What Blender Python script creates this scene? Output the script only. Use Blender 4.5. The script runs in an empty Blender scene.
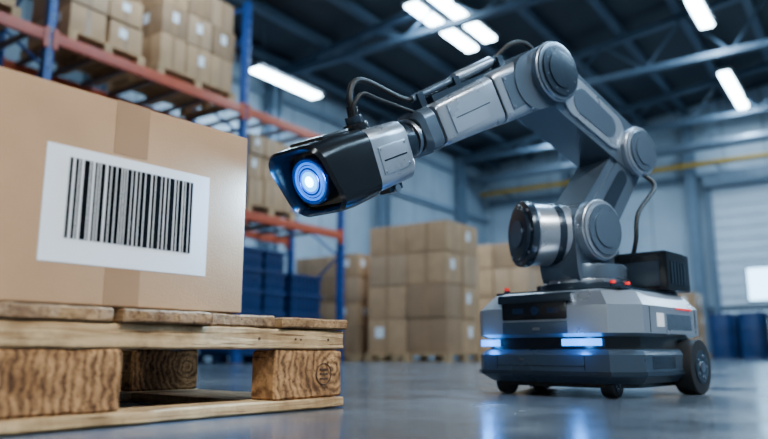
import bpy, bmesh, math, random
from mathutils import Vector, Matrix, noise
random.seed(7)
R=math.radians
# ---------------------------------------------------------------- materials
def newmat(name):
    m=bpy.data.materials.new(name); m.use_nodes=True
    nt=m.node_tree; b=nt.nodes['Principled BSDF']
    return m,nt,b
def N(nt,t,**k):
    n=nt.nodes.new(t)
    for a,v in k.items(): setattr(n,a,v)
    return n
def pbr(name,col,rough=.5,metal=0.,var=.12,scale=6.,bump=0.,bscale=60.,coat=0.,spec=None,rv=.06):
    m,nt,b=newmat(name); L=nt.links
    tc=N(nt,'ShaderNodeTexCoord'); no=N(nt,'ShaderNodeTexNoise'); no.inputs['Scale'].default_value=scale; no.inputs['Detail'].default_value=5
    L.new(tc.outputs['Object'],no.inputs['Vector'])
    r=N(nt,'ShaderNodeValToRGB'); e=r.color_ramp.elements
    e[0].position=.3;e[1].position=.7
    e[0].color=tuple(c*(1-var) for c in col)+(1,); e[1].color=tuple(min(1,c*(1+var)) for c in col)+(1,)
    L.new(no.outputs['Fac'],r.inputs['Fac']); L.new(r.outputs['Color'],b.inputs['Base Color'])
    mr=N(nt,'ShaderNodeMapRange'); mr.inputs['To Min'].default_value=max(0,rough-rv); mr.inputs['To Max'].default_value=min(1,rough+rv)
    L.new(no.outputs['Fac'],mr.inputs['Value']); L.new(mr.outputs['Result'],b.inputs['Roughness'])
    b.inputs['Metallic'].default_value=metal
    if coat: b.inputs['Coat Weight'].default_value=coat; b.inputs['Coat Roughness'].default_value=.12
    if spec is not None: b.inputs['Specular IOR Level'].default_value=spec
    if bump:
        n2=N(nt,'ShaderNodeTexNoise'); n2.inputs['Scale'].default_value=bscale; n2.inputs['Detail'].default_value=4
        L.new(tc.outputs['Object'],n2.inputs['Vector'])
        bp=N(nt,'ShaderNodeBump'); bp.inputs['Strength'].default_value=bump; bp.inputs['Distance'].default_value=.01
        L.new(n2.outputs['Fac'],bp.inputs['Height']); L.new(bp.outputs['Normal'],b.inputs['Normal'])
    return m
def emit(name,col,st,base=1.):
    m,nt,b=newmat(name); b.inputs['Base Color'].default_value=(col[0]*base,col[1]*base,col[2]*base,1)
    b.inputs['Emission Color'].default_value=(*col,1); b.inputs['Emission Strength'].default_value=st
    return m
def wood(name,c1,c2,axis=0,rings=False,dens=28.,stain=.8):
    m,nt,b=newmat(name); L=nt.links
    tc=N(nt,'ShaderNodeTexCoord'); mp=N(nt,'ShaderNodeMapping')
    s=[dens,dens,dens*1.4]; s[axis]=dens*.06
    mp.inputs['Scale'].default_value=s
    L.new(tc.outputs['Object'],mp.inputs['Vector'])
    no=N(nt,'ShaderNodeTexNoise'); no.inputs['Scale'].default_value=1.6; no.inputs['Detail'].default_value=8; no.inputs['Distortion'].default_value=1.2; no.inputs['Roughness'].default_value=.65
    L.new(mp.outputs['Vector'],no.inputs['Vector'])
    src=no.outputs['Fac']
    if rings:
        w=N(nt,'ShaderNodeTexWave',wave_type='RINGS',rings_direction='Y'); w.inputs['Scale'].default_value=15; w.inputs['Distortion'].default_value=6; w.inputs['Detail'].default_value=5; w.inputs['Detail Scale'].default_value=2.2
        mp2=N(nt,'ShaderNodeMapping'); mp2.inputs['Location'].default_value=(.05,0,-.11)
        L.new(tc.outputs['Object'],mp2.inputs['Vector']); L.new(mp2.outputs['Vector'],w.inputs['Vector'])
        mx=N(nt,'ShaderNodeMix'); mx.inputs['Factor'].default_value=.80
        n3=N(nt,'ShaderNodeTexNoise'); n3.inputs['Scale'].default_value=30; n3.inputs['Detail'].default_value=10; n3.inputs['Roughness'].default_value=.78
        L.new(tc.outputs['Object'],n3.inputs['Vector'])
        L.new(w.outputs['Fac'],mx.inputs['A']); L.new(n3.outputs['Fac'],mx.inputs['B']); src=mx.outputs['Result']
    r=N(nt,'ShaderNodeValToRGB'); e=r.color_ramp.elements
    e[0].position=.34;e[1].position=.64; e[0].color=(*c1,1); e[1].color=(*c2,1)
    L.new(src,r.inputs['Fac'])
    n2=N(nt,'ShaderNodeTexNoise'); n2.inputs['Scale'].default_value=7; n2.inputs['Detail'].default_value=9; n2.inputs['Roughness'].default_value=.7
    L.new(tc.outputs['Object'],n2.inputs['Vector'])
    r2=N(nt,'ShaderNodeValToRGB'); r2.color_ramp.elements[0].position=.38; r2.color_ramp.elements[1].position=.56
    r2.color_ramp.elements[0].color=(.40,.33,.27,1); r2.color_ramp.elements[1].color=(1,1,1,1)
    L.new(n2.outputs['Fac'],r2.inputs['Fac'])
    mul=N(nt,'ShaderNodeMix',data_type='RGBA',blend_type='MULTIPLY'); mul.inputs[0].default_value=stain
    L.new(r.outputs['Color'],mul.inputs[6]); L.new(r2.outputs['Color'],mul.inputs[7])
    n4=N(nt,'ShaderNodeTexNoise'); n4.inputs['Scale'].default_value=3.4; n4.inputs['Detail'].default_value=3
    L.new(mp.outputs['Vector'],n4.inputs['Vector'])
    r4=N(nt,'ShaderNodeValToRGB'); r4.color_ramp.elements[0].position=.33; r4.color_ramp.elements[1].position=.39
    r4.color_ramp.elements[0].color=(.28,.2,.14,1); r4.color_ramp.elements[1].color=(1,1,1,1)
    L.new(n4.outputs['Fac'],r4.inputs['Fac'])
    mu2=N(nt,'ShaderNodeMix',data_type='RGBA',blend_type='MULTIPLY'); mu2.inputs[0].default_value=.9
    L.new(mul.outputs[2],mu2.inputs[6]); L.new(r4.outputs['Color'],mu2.inputs[7])
    L.new(mu2.outputs[2],b.inputs['Base Color']); b.inputs['Roughness'].default_value=.8; b.inputs['Specular IOR Level'].default_value=.3
    bp=N(nt,'ShaderNodeBump'); bp.inputs['Strength'].default_value=1; bp.inputs['Distance'].default_value=.006
    L.new(src,bp.inputs['Height']); L.new(bp.outputs['Normal'],b.inputs['Normal'])
    return m
def ribbed(name,col,axis='X',scale=3.,rough=.5,strength=.6,metal=0.):
    m,nt,b=newmat(name); L=nt.links
    tc=N(nt,'ShaderNodeTexCoord')
    w=N(nt,'ShaderNodeTexWave',wave_type='BANDS',bands_direction=axis,wave_profile='SAW'); w.inputs['Scale'].default_value=scale
    L.new(tc.outputs['Object'],w.inputs['Vector'])
    no=N(nt,'ShaderNodeTexNoise'); no.inputs['Scale'].default_value=.8; no.inputs['Detail'].default_value=6
    L.new(tc.outputs['Object'],no.inputs['Vector'])
    r=N(nt,'ShaderNodeValToRGB'); e=r.color_ramp.elements; e[0].position=.3;e[1].position=.7
    e[0].color=tuple(c*.8 for c in col)+(1,); e[1].color=tuple(min(1,c*1.1) for c in col)+(1,)
    L.new(no.outputs['Fac'],r.inputs['Fac'])
    r3=N(nt,'ShaderNodeValToRGB'); r3.color_ramp.elements[0].position=.0; r3.color_ramp.elements[1].position=.08
    r3.color_ramp.elements[0].color=(.45,.45,.45,1); r3.color_ramp.elements[1].color=(1,1,1,1)
    L.new(w.outputs['Fac'],r3.inputs['Fac'])
    mul=N(nt,'ShaderNodeMix',data_type='RGBA',blend_type='MULTIPLY'); mul.inputs[0].default_value=1
    L.new(r.outputs['Color'],mul.inputs[6]); L.new(r3.outputs['Color'],mul.inputs[7])
    L.new(mul.outputs[2],b.inputs['Base Color']); b.inputs['Roughness'].default_value=rough; b.inputs['Metallic'].default_value=metal
    bp=N(nt,'ShaderNodeBump'); bp.inputs['Strength'].default_value=strength; bp.inputs['Distance'].default_value=.03
    L.new(w.outputs['Fac'],bp.inputs['Height']); L.new(bp.outputs['Normal'],b.inputs['Normal'])
    return m

M={}
M['card']=pbr('cardboard',(.49,.285,.15),.72,var=.10,scale=5,bump=.12,bscale=220,spec=.25)
M['card2']=pbr('cardboard_worn',(.33,.185,.095),.75,var=.12,scale=4,bump=.15)
M['card3']=pbr('cardboard_light',(.47,.28,.155),.72,var=.08,scale=5,bump=.15)
M['tape']=pbr('kraft_tape',(.36,.20,.10),.30,var=.06)
M['label']=pbr('paper_label',(.86,.87,.89),.45,var=.02)
M['ink']=pbr('black_ink',(.003,.003,.004),.8,spec=.05)
M['pineX']=wood('pine_lengthwise',(.40,.22,.09),(.80,.56,.30),0,stain=.65)
M['pineY']=wood('pine_crosswise',(.22,.11,.045),(.52,.31,.145),1)
M['block']=wood('pine_endgrain',(.13,.055,.02),(.62,.33,.135),1,rings=True)
M['stamp']=pbr('branded_stamp',(.07,.03,.014),.8)
M['palletbg']=pbr('pallet_wood',(.45,.27,.13),.8,var=.3,scale=8)
M['blue']=pbr('rack_blue_paint',(.012,.06,.24),.4)
M['orange']=pbr('rack_orange_paint',(.46,.065,.018),.42,var=.15)
M['deck']=pbr('rack_deck_steel',(.15,.09,.075),.5,metal=.2)
M['silver']=pbr('robot_silver',(.42,.475,.55),.28,metal=.7,var=.02,rv=.03)
M['grey']=pbr('robot_grey',(.13,.175,.23),.26,metal=.6,var=.03,rv=.03)
M['dark']=pbr('robot_gunmetal',(.028,.044,.066),.25,metal=.5,var=.04,rv=.03)
M['hull']=pbr('robot_lower_hull',(.060,.09,.13),.28,metal=.5,var=.03,rv=.03)
M['black']=pbr('black_plastic',(.006,.007,.009),.22,var=.1)
M['rubber']=pbr('black_rubber',(.008,.008,.009),.55,var=.15,bump=.1)
M['bolt']=pbr('steel_bolt',(.42,.45,.5),.3,metal=1)
M['red']=emit('red_indicator',(.8,.02,.02),.8)
M['orangeled']=emit('orange_indicator',(.9,.10,.02),1.2)
M['led']=emit('blue_led_strip',(.02,.27,1.),4.5,.1)
M['lensglow']=emit('lens_blue_light',(.0,.20,1.),1.6,.1)
M['lensmid']=emit('lens_mid_light',(.03,.50,1.),3.5,.1)
M['lenscore']=emit('lens_core_light',(.45,.85,1.),14)
M['glassdark']=pbr('lens_dark_glass',(.004,.012,.04),.05,coat=1)
M['lensring']=pbr('lens_ring',(.01,.06,.22),.2,metal=.8)
M['tube']=emit('led_tube',(.62,.86,1.),40)
M['fixture']=pbr('lamp_housing',(.35,.38,.42),.4,metal=.5)
M['steel']=pbr('roof_steel_blue',(.06,.10,.15),.5,metal=.2)
M['column']=pbr('column_paint',(.10,.155,.22),.5)
M['roof']=ribbed('roof_sheet',(.028,.038,.052),'Y',1.2,.6,.5)
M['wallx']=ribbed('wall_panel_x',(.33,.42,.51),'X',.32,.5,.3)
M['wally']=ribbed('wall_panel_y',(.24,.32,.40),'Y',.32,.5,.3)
M['shut']=pbr('shutter_white',(.55,.65,.75),.45,var=.06,scale=2)
M['crate']=pbr('blue_plastic',(.009,.035,.12),.4)
M['yellow']=pbr('yellow_paint',(.45,.27,.03),.5)
M['pane']=emit('window_daylight',(.40,.72,1.),7)
M['duct']=pbr('galvanised_duct',(.13,.18,.24),.4,metal=.4)
m,nt,b=newmat('polished_concrete'); L=nt.links
tc=N(nt,'ShaderNodeTexCoord')
n1=N(nt,'ShaderNodeTexNoise'); n1.inputs['Scale'].default_value=1.3; n1.inputs['Detail'].default_value=9; n1.inputs['Roughness'].default_value=.65
n2=N(nt,'ShaderNodeTexNoise'); n2.inputs['Scale'].default_value=40; n2.inputs['Detail'].default_value=6
L.new(tc.outputs['Object'],n1.inputs['Vector']); L.new(tc.outputs['Object'],n2.inputs['Vector'])
mx=N(nt,'ShaderNodeMix'); mx.inputs['Factor'].default_value=.35
L.new(n1.outputs['Fac'],mx.inputs['A']); L.new(n2.outputs['Fac'],mx.inputs['B'])
r=N(nt,'ShaderNodeValToRGB'); e=r.color_ramp.elements; e[0].position=.35;e[1].position=.66
e[0].color=(.045,.058,.075,1); e[1].color=(.115,.137,.165,1)
L.new(mx.outputs['Result'],r.inputs['Fac'])
bk=N(nt,'ShaderNodeTexBrick'); bk.offset=0; bk.inputs['Scale'].default_value=1; bk.inputs['Brick Width'].default_value=4; bk.inputs['Row Height'].default_value=4; bk.inputs['Mortar Size'].default_value=.006
bk.inputs['Color1'].default_value=(1,1,1,1); bk.inputs['Color2'].default_value=(1,1,1,1); bk.inputs['Mortar'].default_value=(.35,.35,.35,1)
L.new(tc.outputs['Object'],bk.inputs['Vector'])
mul=N(nt,'ShaderNodeMix',data_type='RGBA',blend_type='MULTIPLY'); mul.inputs[0].default_value=1
L.new(r.outputs['Color'],mul.inputs[6]); L.new(bk.outputs['Color'],mul.inputs[7]); L.new(mul.outputs[2],b.inputs['Base Color'])
mr=N(nt,'ShaderNodeMapRange'); mr.inputs['From Min'].default_value=.3; mr.inputs['From Max'].default_value=.7; mr.inputs['To Min'].default_value=.10; mr.inputs['To Max'].default_value=.32
L.new(n1.outputs['Fac'],mr.inputs['Value']); L.new(mr.outputs['Result'],b.inputs['Roughness'])
b.inputs['Specular IOR Level'].default_value=.5
bp=N(nt,'ShaderNodeBump'); bp.inputs['Strength'].default_value=.10; bp.inputs['Distance'].default_value=.003
L.new(n2.outputs['Fac'],bp.inputs['Height']); L.new(bp.outputs['Normal'],b.inputs['Normal'])
M['floor']=m

# ---------------------------------------------------------------- mesh builder
class MB:
    def __init__(s): s.bm=bmesh.new(); s.mats=[]
    def mi(s,k):
        if k not in s.mats: s.mats.append(k)
        return s.mats.index(k)
    def merge(s,t,mat,X=None,bev=0,seg=2,sel=None):
        if bev>0:
            es=[e for e in t.edges if len(e.link_faces)==2 and e.calc_face_angle(0)>R(30)]
            bmesh.ops.bevel(t,geom=es,offset=bev,segments=seg,profile=.7,affect='EDGES',clamp_overlap=True)
        bmesh.ops.recalc_face_normals(t,faces=t.faces)
        if X is not None: bmesh.ops.transform(t,matrix=X,verts=t.verts)
        i=s.mi(mat); vm={v:s.bm.verts.new(v.co) for v in t.verts}
        for f in t.faces:
            try: nf=s.bm.faces.new([vm[v] for v in f.verts])
            except ValueError: continue
            nf.material_index=i; nf.smooth=True
        t.free()
    def box(s,x0,x1,y0,y1,z0,z1,mat,bev=0,X=None,seg=2):
        t=bmesh.new(); bmesh.ops.create_cube(t,size=1)
        for v in t.verts: v.co=Vector(((x0+x1)/2+v.co.x*(x1-x0),(y0+y1)/2+v.co.y*(y1-y0),(z0+z1)/2+v.co.z*(z1-z0)))
        s.merge(t,mat,X,bev,seg)
    def cyl(s,p1,p2,r,mat,r2=None,n=32,bev=0,X=None):
        p1=Vector(p1);p2=Vector(p2);d=p2-p1
        t=bmesh.new(); bmesh.ops.create_cone(t,cap_ends=True,segments=n,radius1=r,radius2=r if r2 is None else r2,depth=d.length)
        q=Vector((0,0,1)).rotation_difference(d.normalized()).to_matrix().to_4x4()
        bmesh.ops.transform(t,matrix=Matrix.Translation((p1+p2)/2)@q,verts=t.verts)
        s.merge(t,mat,X,bev)
    def sphere(s,c,r,mat,sc=(1,1,1),X=None):
        t=bmesh.new(); bmesh.ops.create_uvsphere(t,u_segments=24,v_segments=14,radius=r)
        for v in t.verts: v.co=Vector((v.co.x*sc[0]+c[0],v.co.y*sc[1]+c[1],v.co.z*sc[2]+c[2]))
        s.merge(t,mat,X)
    def ring(s,c,axis,R0,r,mat,X=None,n=40,k=10):
        c=Vector(c); a=Vector(axis).normalized(); u=a.orthogonal().normalized(); w=a.cross(u)
        rings=[]
        t=bmesh.new()
        for i in range(n):
            A=2*math.pi*i/n; d=u*math.cos(A)+w*math.sin(A)
            rings.append([t.verts.new(c+d*(R0+r*math.cos(2*math.pi*j/k))+a*r*math.sin(2*math.pi*j/k)) for j in range(k)])
        for i in range(n):
            for j in range(k):
                t.faces.new([rings[i][j],rings[(i+1)%n][j],rings[(i+1)%n][(j+1)%k],rings[i][(j+1)%k]])
        s.merge(t,mat,X)
    def extr(s,poly,y0,y1,mat,bev=0,X=None,seg=2):
        t=bmesh.new()
        a=[t.verts.new((p[0],y0,p[1])) for p in poly]; b=[t.verts.new((p[0],y1,p[1])) for p in poly]
        n=len(poly)
        t.faces.new(a); t.faces.new(b[::-1])
        for i in range(n): t.faces.new([a[i],b[i],b[(i+1)%n],a[(i+1)%n]])
        s.merge(t,mat,X,bev,seg)
    def loft(s,rings,mat,cap=True,X=None,bev=0):
        t=bmesh.new(); V=[[t.verts.new(p) for p in r] for r in rings]; n=len(rings[0])
        for a,b in zip(V[:-1],V[1:]):
            for i in range(n): t.faces.new([a[i],a[(i+1)%n],b[(i+1)%n],b[i]])
        if cap: t.faces.new(V[0][::-1]); t.faces.new(V[-1])
        s.merge(t,mat,X,bev)
    def tube(s,pts,r,mat,n=10,X=None,sub=8):
        P=[Vector(p) for p in pts]; P=[2*P[0]-P[1]]+P+[2*P[-1]-P[-2]]; C=[]
        for i in range(1,len(P)-2):
            for j in range(sub):
                u=j/sub; a,b,c,d=P[i-1:i+3]
                C.append(.5*((2*b)+(c-a)*u+(2*a-5*b+4*c-d)*u*u+(3*b-a-3*c+d)*u**3))
        C.append(P[-2]); rings=[]; prev=None
        for i,c in enumerate(C):
            t=(C[min(i+1,len(C)-1)]-C[max(i-1,0)]).normalized()
            u=t.orthogonal().normalized() if prev is None else (prev-t*prev.dot(t)).normalized()
            prev=u; w=t.cross(u)
            rings.append([c+(u*math.cos(2*math.pi*k/n)+w*math.sin(2*math.pi*k/n))*r for k in range(n)])
        s.loft(rings,mat,X=X)
    def done(s,name,parent=None,loc=(0,0,0),rot=(0,0,0),ang=32,scale=1):
        me=bpy.data.meshes.new(name); s.bm.to_mesh(me); s.bm.free()
        for k in s.mats: me.materials.append(M[k])
        me.set_sharp_from_angle(angle=R(ang))
        o=bpy.data.objects.new(name,me); bpy.context.collection.objects.link(o)
        o.location=loc; o.rotation_euler=rot; o.scale=(scale,)*3
        if parent: o.parent=parent
        return o
def empty(name,loc=(0,0,0),rot=(0,0,0)):
    o=bpy.data.objects.new(name,None); bpy.context.collection.objects.link(o); o.location=loc; o.rotation_euler=rot; o.empty_display_size=.1
    return o
def rrect(w,h,r,n=5):
    pts=[]
    for cx,cy,a0 in ((w/2-r,h/2-r,0),(-w/2+r,h/2-r,90),(-w/2+r,-h/2+r,180),(w/2-r,-h/2+r,270)):
        for i in range(n+1):
            a=R(a0+90*i/n); pts.append((cx+r*math.cos(a),cy+r*math.sin(a)))
    return pts
def hull2(c1,r1,c2,r2,n=14):
    c1=Vector(c1);c2=Vector(c2);d=c2-c1;L_=d.length;th=math.atan2(d.y,d.x);al=math.acos((r1-r2)/L_)
    pts=[]
    for i in range(n+1):
        a=th+al+(2*math.pi-2*al)*i/n; pts.append((c1.x+r1*math.cos(a),c1.y+r1*math.sin(a)))
    for i in range(n+1):
        a=th-al+2*al*i/n; pts.append((c2.x+r2*math.cos(a),c2.y+r2*math.sin(a)))
    return pts

# ---------------------------------------------------------------- building
XL,XR,YB,YF=-10.,8.,20.,-6.
def rz(x): return 6.05+.12*(x+10) if x<3 else 6.05+.12*13-.12*(x-3)
b=MB(); b.box(XL,XR,YF,YB,-.1,0,'floor'); b.done('floor')
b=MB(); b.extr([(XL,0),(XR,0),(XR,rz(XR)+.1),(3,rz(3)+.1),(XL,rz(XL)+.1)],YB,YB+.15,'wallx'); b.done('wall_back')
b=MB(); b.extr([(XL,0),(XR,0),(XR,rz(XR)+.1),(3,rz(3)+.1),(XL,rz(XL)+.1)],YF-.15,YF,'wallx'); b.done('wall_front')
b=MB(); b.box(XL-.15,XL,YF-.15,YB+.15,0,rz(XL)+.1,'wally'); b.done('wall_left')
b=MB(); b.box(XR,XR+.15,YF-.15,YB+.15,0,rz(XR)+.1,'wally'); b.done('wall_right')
b=MB(); b.extr([(XL-.15,rz(XL)),(3,rz(3)),(XR+.15,rz(XR)),(XR+.15,rz(XR)+.15),(3,rz(3)+.15),(XL-.15,rz(XL)+.15)],YF-.15,YB+.15,'roof'); b.done('ceiling')
b=MB()
x=-9.5
while x<7.9:
    z=rz(x); b.box(x-.04,x+.04,YF,YB,z-.17,z-.02,'steel'); b.box(x-.08,x+.08,YF,YB,z-.19,z-.165,'steel'); x+=1.15
b.done('trim_roof_purlins')
for ty in (-2,2,6,10,14,18):
    b=MB(); zb=5.72
    b.box(XL+.25,XR-.25,ty-.07,ty+.07,zb,zb+.11,'steel')
    X0=XL+.25; k=0
    for a,c in (((XL+.25),3.),(3.,XR-.25)):
        b.extr([(a,rz(a)-.30),(c,rz(c)-.30),(c,rz(c)-.19),(a,rz(a)-.19)],ty-.08,ty+.08,'steel')
    while X0<XR-1:
        X1=X0+.8; 
        zt=lambda q:rz(q)-.24
        if k%2==0: b.cyl((X0,ty,zb+.05),(X1,ty,zt(X1)),.028,'steel',n=8)
        else: b.cyl((X0,ty,zt(X0)),(X1,ty,zb+.05),.028,'steel',n=8)
        X0=X1;k+=1
    b.done('roof_truss')
def column(x,y,h):
    b=MB()
    b.box(x-.02,x+.02,y-.11,y+.11,0.02,h,'column'); 
    b.box(x-.13,x+.13,y-.12,y-.10,0.02,h,'column'); b.box(x-.13,x+.13,y+.10,y+.12,0.02,h,'column')
    b.box(x-.2,x+.2,y-.18,y+.18,0,.03,'column')
    b.done('steel_column')
for ty in (2,6,10,14,18): column(XL+.2,ty,6.0)
for cx in (-7.2,-3.75,1.6,5): column(cx,YB-.2,6.3)
b=MB()
for z in (1.2,4.75): b.box(XL+.15,XR,YB-.1,YB-.003,z,z+.12,'column')
b.done('trim_back_rails')
b=MB()
for z in (4.2,5.4): b.box(XL+.003,XL+.1,YF,YB,z,z+.12,'column')
b.done('trim_left_rails')
b=MB(); b.cyl((-9.8,19.3,5.0),(7.8,19.3,5.0),.07,'yellow',n=16)
for x in range(-9,8,3): b.box(x-.03,x+.03,19.27,19.9,4.9,4.94,'steel')
b.done('yellow_gas_pipe')
b=MB(); b.cyl((-9.8,18.8,5.35),(7.8,18.8,5.35),.13,'duct',n=20)
for x in range(-9,8,2):
    b.cyl((x-.02,18.8,5.35),(x+.02,18.8,5.35),.15,'duct',n=20)
    b.box(x-.015,x+.015,18.79,18.81,5.48,6.4,'steel')
b.done('ventilation_duct')
def shutter(name,x0,x1,h):
    e=empty(name,(0,0,0))
    b=MB(); z=.02
    while z<h-.05:
        b.box(x0,x1,YB-.10,YB-.04,z,z+.285,'shut',bev=.02); z+=.30
    b.done('slats',e)
    b=MB()
    b.box(x0-.14,x0,YB-.16,YB-.01,0,h+.2,'column',bev=.01); b.box(x1,x1+.14,YB-.16,YB-.01,0,h+.2,'column',bev=.01)
    b.box(x0-.14,x1+.14,YB-.35,YB-.01,h,h+.38,'duct',bev=.03); b.done('frame',e)
    return e
door=shutter('door_1',-3.3,1.2,4.45)
b=MB(); b.box(-2.62,-1.55,YB-.115,YB-.102,1.45,2.25,'pane'); 
for a in (-2.66,-1.55): b.box(a,a+.04,YB-.13,YB-.10,1.41,2.29,'column')
b.box(-2.66,-1.51,YB-.13,YB-.10,1.41,1.45,'column'); b.box(-2.66,-1.51,YB-.13,YB-.10,2.25,2.29,'column')
b.done('window_pane',door)
def lamp(x,y0,y1,z,power,w=.18,col=(.58,.79,1.)):
    b=MB(); 
    b.box(x-w/2-.04,x+w/2+.04,y0-.04,y1+.04,z+.02,z+.09,'fixture',bev=.01)
    b.box(x-w/2,x+w/2,y0,y1,z-.02,z+.021,'tube',bev=.015)
    zt=rz(x)-.01
    for yy in (y0+.2,y1-.2): b.cyl((x,yy,z+.08),(x,yy,zt),.008,'steel',n=6)
    o=b.done('ceiling_or_added_light')  # visible ceiling tubes, and unseen lamps added to light the foreground
    ld=bpy.data.lights.new('lamp_light','AREA'); ld.shape='RECTANGLE'; ld.size=w; ld.size_y=y1-y0; ld.energy=power; ld.color=col
    lo=bpy.data.objects.new('lamp_glow',ld); bpy.context.collection.objects.link(lo); lo.location=(x,(y0+y1)/2,z-.03); lo.parent=o
    return o
P=165
WARM=(1.,.92,.82)
lamp(-8.72,8.4,10.1,5.16,P*.8,w=.24)
lamp(-6.15,9.6,11.9,6.16,P,w=.24); lamp(-5.65,9.4,11.7,6.16,P*.6,w=.24)
lamp(-6.9,16.2,18.0,6.1,P,w=.22)
lamp(-2.05,12.2,13.5,6.16,P,w=.22); lamp(-2.2,16.1,18.8,6.16,P,w=.22)
lamp(-6.3,3.5,5.8,6.1,P*.8); lamp(-2.1,5.2,7.4,6.16,P*1.8,col=(.36,.65,1.)); lamp(2.2,8,10.2,6.16,P*.8); lamp(2.2,15,17.2,6.16,P)  # out-of-view fill lamps; the blue one is boosted to rim-light the robot
lamp(2.6,-.4,1.8,4.6,P*2.3,w=.4,col=WARM); lamp(4.2,3,5.4,5.2,P*.8,w=.3,col=(.45,.72,1.)); lamp(1.8,-4,-2,3.6,P*.8,w=.4,col=WARM)  # added off camera: warm key, blue side light, warm fill behind the camera
lamp(.9,3.9,5.3,3.2,P*.55,w=.25,col=(.36,.66,1.))  # added blue lamp out of view, brightens the top of the robot arm

# ---------------------------------------------------------------- racks
def rackframe(name):
    b=MB(); xf,xb=-7.1,-8.2; ys=[-2.05,.85,3.75,6.65,8.9]
    for y in ys:
        H=3.75 if y>8 else 5.2
        for x in (xf,xb):
            b.box(x-.05,x+.05,y-.045,y+.045,0,H,'blue',bev=.008)
            b.box(x-.09,x+.09,y-.08,y+.08,0,.012,'deck')
            z=.15
            while z<H-.1:
                b.box(x+.0495,x+.0515,y-.012,y+.012,z,z+.04,'black'); z+=.15
        z=.2;k=0
        while z<H-.8:
            p=((xf-.04,y,z),(xb+.04,y,z+.75)) if k%2==0 else ((xb+.04,y,z),(xf-.04,y,z+.75))
            b.cyl(p[0],p[1],.02,'blue',n=8); z+=.75;k+=1
        b.box(xb,xf,y-.02,y+.02,.18,.22,'blue'); b.box(xb,xf,y-.02,y+.02,H-.1,H-.06,'blue')
    for y0,y1 in zip(ys[:-1],ys[1:]):
        for lz in (2.1,3.6,5.05):
            if lz>5 and y0>3: continue
            for x in (xf+.03,xb-.03):
                b.box(x-.025,x+.025,y0+.045,y1-.045,lz-.13,lz,'orange',bev=.006)
                for yy in (y0+.05,y1-.05): b.box(x-.035,x+.035,yy-.03,yy+.03,lz-.2,lz+.03,'orange')
            yy=y0+.2
            while yy<y1-.1:
                b.box(xb+.02,xf-.0,yy,yy+.06,lz-.05,lz-.003,'deck'); yy+=.42
    return b.done(name)
rackframe('pallet_rack')

def pallet_geo(b,x0,x1,y0,y1,z,mat='palletbg'):
    n=7; w=(x1-x0)/n
    for i in range(n): b.box(x0+i*w+.012,x0+(i+1)*w-.012,y0,y1,z+.12,z+.142,mat)
    for f in (0,.5,1):
        yy=y0+.05+(y1-y0-.1)*f
        b.box(x0,x1,yy-.05,yy+.05,z+.098,z+.12,mat); b.box(x0,x1,yy-.05,yy+.05,z,z+.02,mat)
        for g in (0,.5,1):
            xx=x0+.06+(x1-x0-.12)*g; b.box(xx-.06,xx+.06,yy-.05,yy+.05,z+.02,z+.098,mat)
def boxstack(name,x0,x1,y0,y1,z,rows,nx,ny,pal=True,skip=(),lab=.3,cols=('card','card2','card3','card')):
    b=MB()
    if pal: pallet_geo(b,x0-.03,x1+.03,y0-.03,y1+.03,z); z+=.142
    for k,h in enumerate(rows):
        w=(x1-x0)/nx; d=(y1-y0)/ny
        for i in range(nx):
            for j in range(ny):
                if (k,i,j) in skip: continue
                jx=random.uniform(-.018,.018); jy=random.uniform(-.018,.018)
                a0,a1=x0+i*w+.013+jx,x0+(i+1)*w-.013+jx; c0,c1=y0+j*d+.013+jy,y0+(j+1)*d-.013+jy
                b.box(a0,a1,c0,c1,z+.002,z+h-.010,random.choice(cols),bev=.008)
                mxx=(a0+a1)/2; myy=(c0+c1)/2
                b.box(mxx-.03,mxx+.03,c0-.002,c0+.01,z+.012,z+h-.02,'tape')
                b.box(a1-.01,a1+.002,myy-.03,myy+.03,z+.012,z+h-.02,'tape')
                if random.random()<lab:
                    q=random.uniform(.08,.2); b.box(a0+q,a0+q+w*.22,c0-.004,c0+.01,z+h*.45,z+h*.75,'label')
                if random.random()<lab:
                    q=random.uniform(.08,.2); b.box(a1-.01,a1+.004,c0+q,c0+q+d*.22,z+h*.45,z+h*.75,'label')
        z+=h
    return b.done(name)
boxstack('cardboard_box_stack',-7.05,-5.5,9.6,10.65,0,[.56,.54,.52,.5],2,2,lab=.25)
boxstack('cardboard_box_stack',-8.75,-7.28,9.6,10.65,0,[.46,.42,.42,.42],3,2,lab=.5)
boxstack('cardboard_box_stack',-6.9,-5.45,12.6,13.7,0,[.55,.55,.55,.5],2,2)
boxstack('cardboard_box_stack',-3.9,-2.95,15.0,15.9,0,[.4,.4,.4],2,2)
boxstack('cardboard_box_stack',-9.4,-8.5,12.0,13.2,0,[.5,.5,.5],2,2)
def load(y0,y1,z,rows,nx,ny,x0=-8.15,x1=-7.12,**k): boxstack('cardboard_box_stack',x0,x1,y0,y1,z,rows,nx,ny,**k)
load(5.2,6.45,3.6,[.46,.44,.42],2,3)
load(4.0,4.95,3.6,[.36,.34],2,2,x0=-8.1)
load(1.1,2.2,3.6,[.45,.4],2,2); load(2.35,3.4,3.6,[.5,.35],2,2)
load(4.0,5.1,2.1,[.4,.4],2,2); load(5.3,6.35,2.1,[.4,.35],2,2)
load(6.8,7.75,2.1,[.38,.36,.3],2,3)
load(1.1,2.2,2.1,[.4,.4],2,2)
load(4.1,5.2,0,[.5,.5],2,2)
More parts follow.
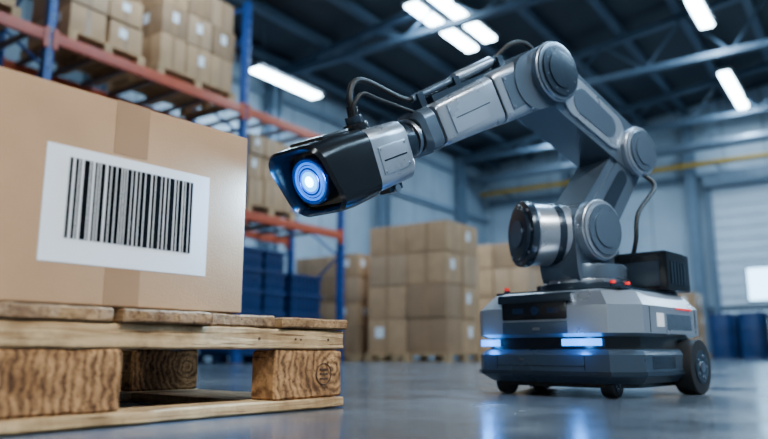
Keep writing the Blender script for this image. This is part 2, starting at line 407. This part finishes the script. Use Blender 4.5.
def crates(name,x0,x1,y0,y1,rows,ny,z=0):
    b=MB(); pallet_geo(b,x0-.02,x1+.02,y0-.02,y1+.02,z,'crate'); z+=.142; d=(y1-y0)/ny
    for k in range(rows):
        for j in range(ny):
            a0,a1=y0+j*d+.01,y0+(j+1)*d-.01
            b.box(x0+.03,x1-.03,a0+.03,a1-.03,z,z+.27,'crate',bev=.01)
            b.box(x0,x1,a0,a1,z+.24,z+.29,'crate',bev=.008); b.box(x0+.015,x1-.015,a0+.015,a1-.015,z+.12,z+.14,'crate')
            q=a0+.06
            while q<a1-.05: b.box(x0+.015,x1-.015,q-.006,q+.006,z+.01,z+.25,'crate'); q+=.09
        z+=.30
    return b.done(name)
crates('blue_plastic_crate_stack',-8.05,-7.2,6.8,7.75,5,2)
crates('blue_plastic_crate_stack',-8.05,-7.2,7.85,8.6,4,1)
def drum(x,y,h=1.05,r=.3):
    b=MB(); b.cyl((x,y,0),(x,y,h),r,'crate',n=32,bev=.02)
    for z in (.02,h*.34,h*.67,h-.02): b.ring((x,y,z),(0,0,1),r,.018,'crate',n=32,k=6)
    b.cyl((x+.12,y,h),(x+.12,y,h+.03),.04,'black',n=16); b.done('blue_drum')
drum(-3.05,18.4); drum(-2.35,18.1); drum(-2.6,18.85)
b=MB(); b.box(-1.95,-1.0,17.5,18.2,0,.9,'yellow',bev=.04); b.box(-2.0,-.95,17.45,18.25,.9,.98,'black',bev=.02); b.done('yellow_storage_bin')

# ---------------------------------------------------------------- foreground pallet + box
PA=R(85.3); C=(-1.317,1.678,0)
pe=empty('wooden_pallet',C,(0,0,PA))
D=.82; XM=-1.3
def rough_board(b,x0,x1,y0,y1,z0,z1,mat,amp=.0025,bev=.004,seed=0):
    """sawn timber: subdivided board with slightly wavering faces and chewed edges"""
    rn=random.Random(seed+int((x0+5)*1000)+int((y0+5)*77)+int((z0+1)*991))
    t=bmesh.new(); bmesh.ops.create_cube(t,size=1)
    for v in t.verts: v.co=Vector(((x0+x1)/2+v.co.x*(x1-x0),(y0+y1)/2+v.co.y*(y1-y0),(z0+z1)/2+v.co.z*(z1-z0)))
    bmesh.ops.bevel(t,geom=list(t.edges),offset=bev,segments=1,affect='EDGES')
    for _ in range(2):
        bmesh.ops.subdivide_edges(t,edges=[e for e in t.edges if e.calc_length()>.035],cuts=4,use_grid_fill=True)
    o=Vector((rn.random()*50,rn.random()*50,rn.random()*50))
    for v in t.verts:
        v.co+=noise.noise_vector(v.co*22+o)*amp+noise.noise_vector(v.co*70+o)*amp*.55
    b.merge(t,mat)
b=MB()
for i,(x0,x1) in enumerate(((-.262,0),(-.487,-.276),(-.735,-.500),(-1.0,-.75),(XM,-1.018))):
    rough_board(b,x0,x1,(-.010,.002,-.018,-.004,0)[i],D,.2255,(.2535,.2555,.255,.256,.256)[i],'pineY',amp=.0022)
b.done('deck_boards',pe)
b=MB()
for y0 in (0,D-.11): rough_board(b,XM,-.003,y0+.003,y0+.11,.168,.2225,'pineX',amp=.0026)
b.done('stringer_boards',pe)
b=MB()
for y0 in (0,D-.11):
    for x0,x1 in ((-.27,-.006),(-1.02,-.715),(XM,XM+.15)): rough_board(b,x0,x1,y0+.006,y0+.105,.032,.166,'block',amp=.003,bev=.006)
b.done('blocks',pe)
b=MB()
b.ring((-.085,.004,.098),(0,1,0),.030,.0014,'stamp',n=32,k=6); 
for z in (.085,.098,.111): b.box(-.100,-.070,.0025,.006,z-.002,z+.002,'stamp')
b.done('stamp_mark',pe)
b=MB()
for y0 in (0,D-.11): rough_board(b,XM,0,y0,y0+.11,0.003,.031,'pineX',amp=.0018)
b.box(-.27,0,.112,D-.112,0,.029,'pineY',bev=.004)
b.box(-1.02,-.72,.112,D-.112,0,.029,'pineY',bev=.004)
b.done('bottom_boards',pe)
b=MB()
for x in (-.2,-.07,-.33,-.18): b.cyl((x,.002,.195),(x,.006,.195),.004,'stamp',n=10)
b.done('nails',pe)

be=empty('cardboard_box',C,(0,0,PA))
x0,x1,y0,y1,z0,z1=-1.085,-.392,.004,.56,.2590,.731
b=MB(); b.box(x0,x1,y0,y1,z0,z1,'card',bev=.006,seg=3); b.done('carton',be)
b=MB()
b.box(-.775,-.690,y0-.0012,y0+.01,z1-.125,z1-.0,'tape'); b.box(-.775,-.690,y0-.0012,y0+.01,z0+.003,z0+.085,'tape')
b.box(-.775,-.690,y0-.001,y1+.001,z1-.001,z1+.0012,'tape')
b.done('sealing_tape',be)
b=MB(); b.box(-.925,-.512,y0-.0020,y0+.005,.345,.597,'label'); b.done('barcode_label',be)
b=MB(); x=-.874; rnd=random.Random(11)
while x<-.562:
    w=rnd.choice((.0032,.0032,.0050,.0070,.0100,.013)); b.box(x,min(x+w,-.556),y0-.0030,y0,.397,.574,'ink'); x+=w+rnd.choice((.0030,.0030,.0042,.0060))
b.done('barcode_bars',be)

# ---------------------------------------------------------------- robot
O=Vector((-.962,2.819,0)); re=empty('mobile_robot_arm',O)
BY=R(-9)
W,Dp=.70,.66; ch=.085
def foot(ins,z,cf=ch,cb=.06):
    w=W/2-ins; d=Dp/2-ins
    P_=[(-w+cf,-d),(w-cf,-d),(w,-d+cf*1.15),(w,d-cb),(w-cb,d),(-w+cb,d),(-w,d-cb),(-w,-d+cf*1.15)]
    return [(x-.02,y,z) for x,y in P_]
def bp_(b,name,ang=32): return b.done(name,re,rot=(0,0,BY),ang=ang)
b=MB(); b.loft([foot(.030,.05),foot(0,.075),foot(0,.150),foot(.014,.168),foot(.03,.171)],'hull',bev=.005)
b.loft([foot(-.006,.078),foot(-.006,.092)],'dark',bev=.002); bp_(b,'lower_hull',24)
b=MB(); b.loft([foot(.05,.035),foot(.05,.06)],'black'); b.loft([foot(.03,.165),foot(.03,.222)],'black'); bp_(b,'recess_band')
b=MB(); b.loft([foot(.020,.214),foot(0,.226),foot(0,.325),foot(.040,.378),foot(.075,.388)],'silver',bev=.006); bp_(b,'upper_hull',24)
b=MB(); f=-Dp/2; HW=W/2-.02
b.box(-.19,.09,f-.006,f+.07,.278,.345,'black',bev=.01)
b.box(-.21,.11,f-.003,f+.08,.342,.376,'dark',bev=.008)
b.cyl((-.04,f-.012,.312),(-.04,f+.01,.312),.017,'glassdark',n=24)
b.box(-.14,-.09,f-.008,f,.302,.322,'glassdark'); b.box(.01,.06,f-.008,f,.302,.322,'glassdark')
b.box(-.19,.09,f-.003,f+.01,.226,.272,'hull',bev=.003)
for x in (-.22,.15): b.box(x-.001,x+.001,f-.001,f+.02,.095,.150,'black')
b.box(-.22,.15,f-.001,f+.02,.11,.1115,'black')
b.box(HW-.02,HW+.002,-.12,-.06,.250,.300,'label')
b.box(HW-.02,HW+.003,.06,.20,.318,.324,'red')
b.box(HW-.02,HW+.002,-.18,-.178,.23,.32,'black'); b.box(HW-.02,HW+.002,.24,.242,.23,.32,'black')
b.box(HW-.02,HW+.0015,-.03,.2,.24,.30,'grey',bev=.004)
b.box(HW-.02,HW+.0015,-.18,.02,.100,.145,'dark',bev=.004)
b.box(-.12,-.10,f-.0025,f,.13,.138,'bolt')
b.box(-.055,-.025,f-.005,f,.240,.250,'bolt')
bp_(b,'hull_details')
b=MB()
b.box(.055,.205,f+.012,f+.032,.182,.207,'led',bev=.003)
b.box(-.305,-.225,f+.012,f+.032,.182,.207,'led',bev=.003)
bp_(b,'light_strips')
for i,(lx,ly) in enumerate(((.13,f-.02),(-.265,f-.01))):
    l=bpy.data.lights.new('led_glow','POINT'); l.energy=.8; l.color=(.03,.28,1.); l.shadow_soft_size=.02
    lo=bpy.data.objects.new('led_glow',l); bpy.context.collection.objects.link(lo); lo.parent=re; lo.location=Matrix.Rotation(BY,3,'Z')@Vector((lx,ly,.194))
for lx,ly,r in ((.322,.19,.104),(-.352,.19,.104),(.20,-.235,.045),(-.24,-.235,.045)):
    b=MB(); s_=1 if lx>0 else -1; w=.038 if r>.05 else .025
    b.cyl((lx-w,ly,r),(lx+w,ly,r),r,'rubber',n=40,bev=.010); b.cyl((lx+s_*(w-.004),ly,r),(lx+s_*(w+.004),ly,r),r*.6,'dark',n=32,bev=.002)
    b.cyl((lx+s_*w,ly,r),(lx+s_*(w+.009),ly,r),r*.2,'bolt',n=16)
    for k in range(5):
        a=2*math.pi*k/5; b.cyl((lx+s_*w,ly+r*.4*math.cos(a),r+r*.4*math.sin(a)),(lx+s_*(w+.007),ly+r*.4*math.cos(a),r+r*.4*math.sin(a)),r*.06,'bolt',n=8)
    bp_(b,'wheel')
b=MB()
b.box(-.28,.26,-.24,.27,.384,.396,'dark',bev=.006)
b.box(.03,.31,.06,.28,.396,.545,'black',bev=.010); b.box(.045,.295,.075,.265,.543,.552,'dark',bev=.003)
b.box(.05,.28,.052,.062,.41,.51,'dark',bev=.004)
for k in range(5): b.box(.308,.314,.09+k*.03,.105+k*.03,.42,.51,'dark')
b.box(-.30,-.12,.10,.27,.396,.45,'dark',bev=.008)
bp_(b,'control_box')
b=MB()
for x,y in ((-.26,-.19),(.22,-.10),(.21,-.2)):
    b.cyl((x,y,.388),(x,y,.408),.012,'dark',n=16); b.cyl((x,y,.408),(x,y,.420),.010,'red',n=16,bev=.003)
bp_(b,'warning_buttons')

AY=R(-143.13+35)
S=(.05,.636); E=(-.265,1.015); J=(.285,1.240); Wr=(1.04,.818)
def armpart(name,b): return b.done(name,re,rot=(0,0,AY))
b=MB()
b.cyl((0,0,.390),(0,0,.425),.185,'dark',n=48,bev=.006); b.cyl((0,0,.425),(0,0,.44),.165,'bolt',n=48,bev=.003); b.cyl((0,0,.44),(0,0,.50),.160,'grey',n=48,bev=.01)
for k in range(12):
    a=2*math.pi*k/12; b.cyl((.174*math.cos(a),.174*math.sin(a),.425),(.174*math.cos(a),.174*math.sin(a),.432),.007,'bolt',n=8)
b.extr(hull2((.02,.50),.145,(S[0],S[1]),.125),-.10,.085,'grey',bev=.016,seg=3)
armpart('turret',b)
b=MB(); dx,dy=.904,-.428
def hp(t,z=0): return (S[0]+dx*t,dy*t-.0,S[1]-.01+z)
b.cyl(hp(0),hp(.215),.125,'silver',n=48,bev=.008); b.cyl(hp(.215),hp(.245),.134,'dark',n=48,bev=.010); b.cyl(hp(.245),hp(.258),.108,'dark',r2=.100,n=48,bev=.003)
b.cyl(hp(.10),hp(.13),.128,'dark',n=48,bev=.003)
b.cyl(hp(.258),hp(.264),.055,'grey',n=32)
b.ring(hp(.214),(dx,dy,0),.127,.005,'bolt')
for k in range(8):
    a=2*math.pi*k/8; o=Vector((-dy,dx,0))*.118*math.cos(a)+Vector((0,0,.118*math.sin(a))); p=Vector(hp(.242))+o; q=Vector(hp(.250))+o; b.cyl(p,q,.006,'bolt',n=8)
armpart('shoulder_motor',b)
def jointcap(b,c,r,y0,y1,m1='grey',m2='dark',mr_='silver'):
    s_=1 if y1>y0 else -1
    b.cyl((c[0],y0,c[1]),(c[0],y1,c[1]),r,m1,n=56,bev=.010)
    b.ring((c[0],y1-s_*.014,c[1]),(0,1,0),r*1.0,.0045,mr_,n=56)
    b.cyl((c[0],y1,c[1]),(c[0],y1+s_*.010,c[1]),r*.86,m2,n=56,bev=.004)
    b.cyl((c[0],y1+s_*.009,c[1]),(c[0],y1+s_*.016,c[1]),r*.62,m2,n=48,bev=.003)
    for k in range(8):
        a=2*math.pi*(k+.5)/8; x=c[0]+r*.73*math.cos(a); z=c[1]+r*.73*math.sin(a); b.cyl((x,y1+s_*.007,z),(x,y1+s_*.012,z),.004,'grey',n=8)
b=MB(); jointcap(b,S,.118,.06,.135,'silver','grey'); jointcap(b,S,.110,-.06,-.13); armpart('shoulder_joint',b)
b=MB()
b.extr(hull2(S,.108,E,.094),-.080,.078,'grey',bev=.018,seg=3)
SV=Vector(S);EV=Vector(E); d=(EV-SV)
b.extr(hull2(SV+d*.27,.070,SV+d*.74,.062),.070,.088,'grey',bev=.006)
b.extr(hull2(SV+d*.35,.035,SV+d*.66,.032),.080,.092,'dark',bev=.003)
armpart('upper_arm',b)
b=MB(); jointcap(b,E,.105,.07,.128,'silver','grey'); jointcap(b,E,.098,-.07,-.12); armpart('elbow_joint',b)
b=MB()
EV=Vector(E);JV=Vector(J); d=JV-EV
b.extr(hull2(E,.105,J,.115),-.095,.092,'grey',bev=.022,seg=3)
b.extr(hull2(EV+d*.30,.078,EV+d*.72,.085),.086,.101,'silver',bev=.008)
b.extr(hull2(EV+d*.36,.050,EV+d*.66,.056),.095,.104,'grey',bev=.004)
n_=Vector((-d.y,d.x)).normalized()
if n_.y<0: n_=-n_
p=[EV+d*.2+n_*.095,EV+d*.8+n_*.105,EV+d*.74+n_*.128,EV+d*.27+n_*.120]
b.extr([(q.x,q.y) for q in p],-.06,.06,'silver',bev=.008)
armpart('elbow_link',b)
b=MB(); jointcap(b,J,.118,.07,.140); jointcap(b,J,.108,-.07,-.13)
b.extr(hull2(J,.120,(J[0]+.10,J[1]-.055),.110),-.080,.10,'grey',bev=.014,seg=3)
armpart('forearm_joint',b)
JV=Vector(J); WV=Vector(Wr); d=(WV-JV); ux=d.normalized(); uz=Vector((-ux.y,ux.x)); 
if uz.y<0: uz=-uz
def sec(t,w,h,r,off=0,n=5):
    c=JV+ux*t+uz*off
    return [(c.x+uz.x*q,p,c.y+uz.y*q) for p,q in rrect(w,h,r,n)]
b=MB()
b.loft([sec(.07,.16,.18,.03),sec(.085,.185,.212,.035),sec(.30,.180,.198,.03),sec(.315,.170,.188,.03)],'silver')
b.loft([sec(.31,.160,.175,.03),sec(.325,.160,.175,.03)],'black')
b.loft([sec(.32,.155,.172,.028),sec(.33,.168,.184,.028),sec(.62,.148,.156,.026),sec(.632,.135,.142,.026)],'silver')
b.loft([sec(.625,.11,.11,.03),sec(.65,.11,.11,.03)],'black')
b.loft([sec(.642,.130,.135,.035),sec(.655,.150,.156,.04),sec(.705,.150,.156,.04),sec(.72,.12,.12,.04)],'grey')
def fbox(t0,t1,y0,y1,o0,o1,mat,bev=.003):
    p=[JV+ux*t0+uz*o0,JV+ux*t1+uz*o0,JV+ux*t1+uz*o1,JV+ux*t0+uz*o1]
    b.extr([(q.x,q.y) for q in p],y0,y1,mat,bev=bev)
fbox(.12,.28,.085,.0945,-.065,.065,'grey'); fbox(.36,.59,.066,.0815,-.052,.052,'silver')
fbox(.38,.57,.066,.0830,-.003,.0,'black',0)
for t in (.13,.27):
    for o in (-.055,.055):
        c=JV+ux*t+uz*o; b.cyl((c.x,.090,c.y),(c.x,.097,c.y),.005,'bolt',n=8)
fbox(.10,.60,-.04,.04,.070,.104,'dark',.006)
armpart('forearm',b)
b=MB()
def fp(t,y,o): c=JV+ux*t+uz*o; return (c.x,y,c.y)
b.cyl(fp(.14,.0,.140),fp(.66,.0,.118),.014,'grey',n=16); b.cyl(fp(.20,.0,.139),fp(.42,.0,.129),.020,'silver',n=20,bev=.003)
for t in (.16,.43,.63): 
    fbox(t-.015,t+.015,-.022,.022,.075,.150-.035*t,'dark',.004)
b.tube([fp(-.05,.03,.10),fp(.0,.03,.155),fp(.08,.02,.168),fp(.16,.0,.145)],.010,'rubber')
armpart('hydraulic_rod',b)
b=MB()
b.cyl(fp(.70,0,0),fp(.79,0,-.002),.060,'black',n=32,bev=.006); b.cyl(fp(.735,0,0),fp(.75,0,0),.067,'bolt',n=32,bev=.003)
b.cyl(fp(.765,0,0),fp(.815,0,-.006),.070,'dark',n=32,bev=.008)
b.sphere(fp(.835,0,-.008),.062,'black')
armpart('wrist',b)
hw=Matrix.Rotation(AY,4,'Z')@Vector(fp(.822,0,-.018))
HS=1.18
HR=(0,R(25),R(-131+35))
HL=hw
def hs(x,w,h,r,zc=0,sh=0): return [(x+sh*q,p,zc+q) for p,q in rrect(w,h,r,6)]
b=MB()
b.loft([hs(.0,.10,.10,.03),hs(.02,.150,.150,.035),hs(.035,.165,.165,.035),hs(.20,.168,.168,.035),hs(.21,.160,.160,.035)],'silver')
b.box(.05,.17,.080,.0875,-.045,.03,'silver',bev=.004); b.box(.06,.16,.084,.0890,-.010,-.006,'black')
for x in (.058,.162):
    for z in (-.037,.022): b.cyl((x,.086,z),(x,.090,z),.004,'bolt',n=8)
b.done('head_body',re,loc=HL,rot=HR,scale=HS)
b=MB()
b.loft([hs(.185,.155,.155,.035),hs(.195,.180,.180,.04),hs(.30,.190,.186,.042,sh=.05),hs(.365,.192,.180,.045,sh=.30),hs(.375,.180,.166,.042,sh=.32),hs(.362,.168,.152,.038,sh=.30),hs(.322,.150,.140,.035,sh=.0)],'black')
b.box(.23,.33,-.06,.06,.088,.100,'black',bev=.006)
b.done('head_hood',re,loc=HL,rot=HR,scale=HS)
b=MB()
b.cyl((.30,0,-.0),(.352,0,-.0),.062,'dark',n=48,bev=.005); b.ring((.352,0,0),(1,0,0),.055,.006,'lensring',n=48)
b.cyl((.347,0,0),(.3535,0,0),.049,'glassdark',n=48)
b.ring((.355,0,0),(1,0,0),.046,.003,'lensglow',n=48)
b.cyl((.351,0,0),(.356,0,0),.040,'lensglow',n=40); b.ring((.3565,0,0),(1,0,0),.033,.0025,'lensring',n=40)
b.cyl((.3555,0,0),(.3575,0,0),.025,'lensmid',n=40); b.sphere((.357,0,.0),.014,'lenscore',sc=(.4,1,1))
b.cyl((.322,.060,.050),(.328,.060,.050),.006,'orangeled',n=12)
b.done('lens',re,loc=HL,rot=HR,scale=HS)
b=MB()
b.cyl((.13,0,.08),(.13,0,.105),.034,'black',n=28,bev=.004); b.cyl((.13,0,.105),(.13,0,.125),.024,'dark',n=28,bev=.003); b.cyl((.13,0,.12),(.125,0,.15),.015,'black',n=20)
b.box(.03,.09,-.02,.02,-.105,-.08,'dark',bev=.004); b.cyl((.06,-.026,-.098),(.06,.026,-.098),.012,'bolt',n=16)
b.done('head_connectors',re,loc=HL,rot=HR,scale=HS)
HM=Matrix.Translation(HL)@Matrix.Rotation(HR[2],4,'Z')@Matrix.Rotation(HR[1],4,'Y')@Matrix.Scale(HS,4)
AM=Matrix.Rotation(AY,4,'Z')
hpnt=lambda *p: HM@Vector(p)
apnt=lambda *p: AM@Vector(p)
b=MB()
b.tube([hpnt(.126,0,.14),hpnt(.12,0,.180),hpnt(.085,.0,.212),hpnt(.03,.0,.205),apnt(*fp(.69,0,.128)),apnt(*fp(.62,0,.120))],.010,'rubber')
b.tube([hpnt(.14,.01,.12),hpnt(.14,.02,.15),hpnt(.10,.03,.175),hpnt(.04,.03,.15),apnt(*fp(.70,.03,.075))],.006,'rubber')
b.tube([apnt(E[0]-.02,.10,E[1]-.09),apnt(E[0]-.05,.14,.86),apnt(-.15,.16,.72),apnt(-.12,.16,.60),apnt(-.16,.1,.50),apnt(-.2,.05,.42)],.009,'rubber')
b.tube([apnt(-.12,-.05,.50),apnt(-.22,-.02,.58),apnt(-.28,.02,.52),apnt(-.26,.05,.42)],.008,'rubber')
b.done('cables',re)
sp=bpy.data.lights.new('lens_beam','SPOT'); sp.energy=75; sp.color=(.25,.55,1.); sp.spot_size=R(110); sp.spot_blend=1; sp.shadow_soft_size=.02
so=bpy.data.objects.new('lens_beam',sp); bpy.context.collection.objects.link(so); so.parent=re
so.location=hpnt(.42,0,0)
tgt=Vector(C)+Matrix.Rotation(PA,3,'Z')@Vector((-.42,0,.48))-O
so.rotation_euler=(tgt-so.location).to_track_quat('-Z','Y').to_euler()
pl=bpy.data.lights.new('lens_halo','POINT'); pl.energy=1.6; pl.color=(.02,.26,1.); pl.shadow_soft_size=.01
po=bpy.data.objects.new('lens_halo',pl); bpy.context.collection.objects.link(po); po.parent=re; po.location=hpnt(.40,0,0)

# ---------------------------------------------------------------- world + camera
w=bpy.data.worlds.new('world'); bpy.context.scene.world=w; w.use_nodes=True
w.node_tree.nodes['Background'].inputs['Color'].default_value=(.35,.5,.7,1); w.node_tree.nodes['Background'].inputs['Strength'].default_value=.4
cd=bpy.data.cameras.new('camera'); cam=bpy.data.objects.new('camera',cd); bpy.context.collection.objects.link(cam)
cam.location=(0,0,.16); cam.rotation_euler=(R(90+10.72),0,R(35)); cd.sensor_width=36; cd.lens=36*700/768
cd.clip_start=.02; cd.dof.use_dof=True; cd.dof.focus_distance=2.15; cd.dof.aperture_fstop=1.4
bpy.context.scene.camera=cam
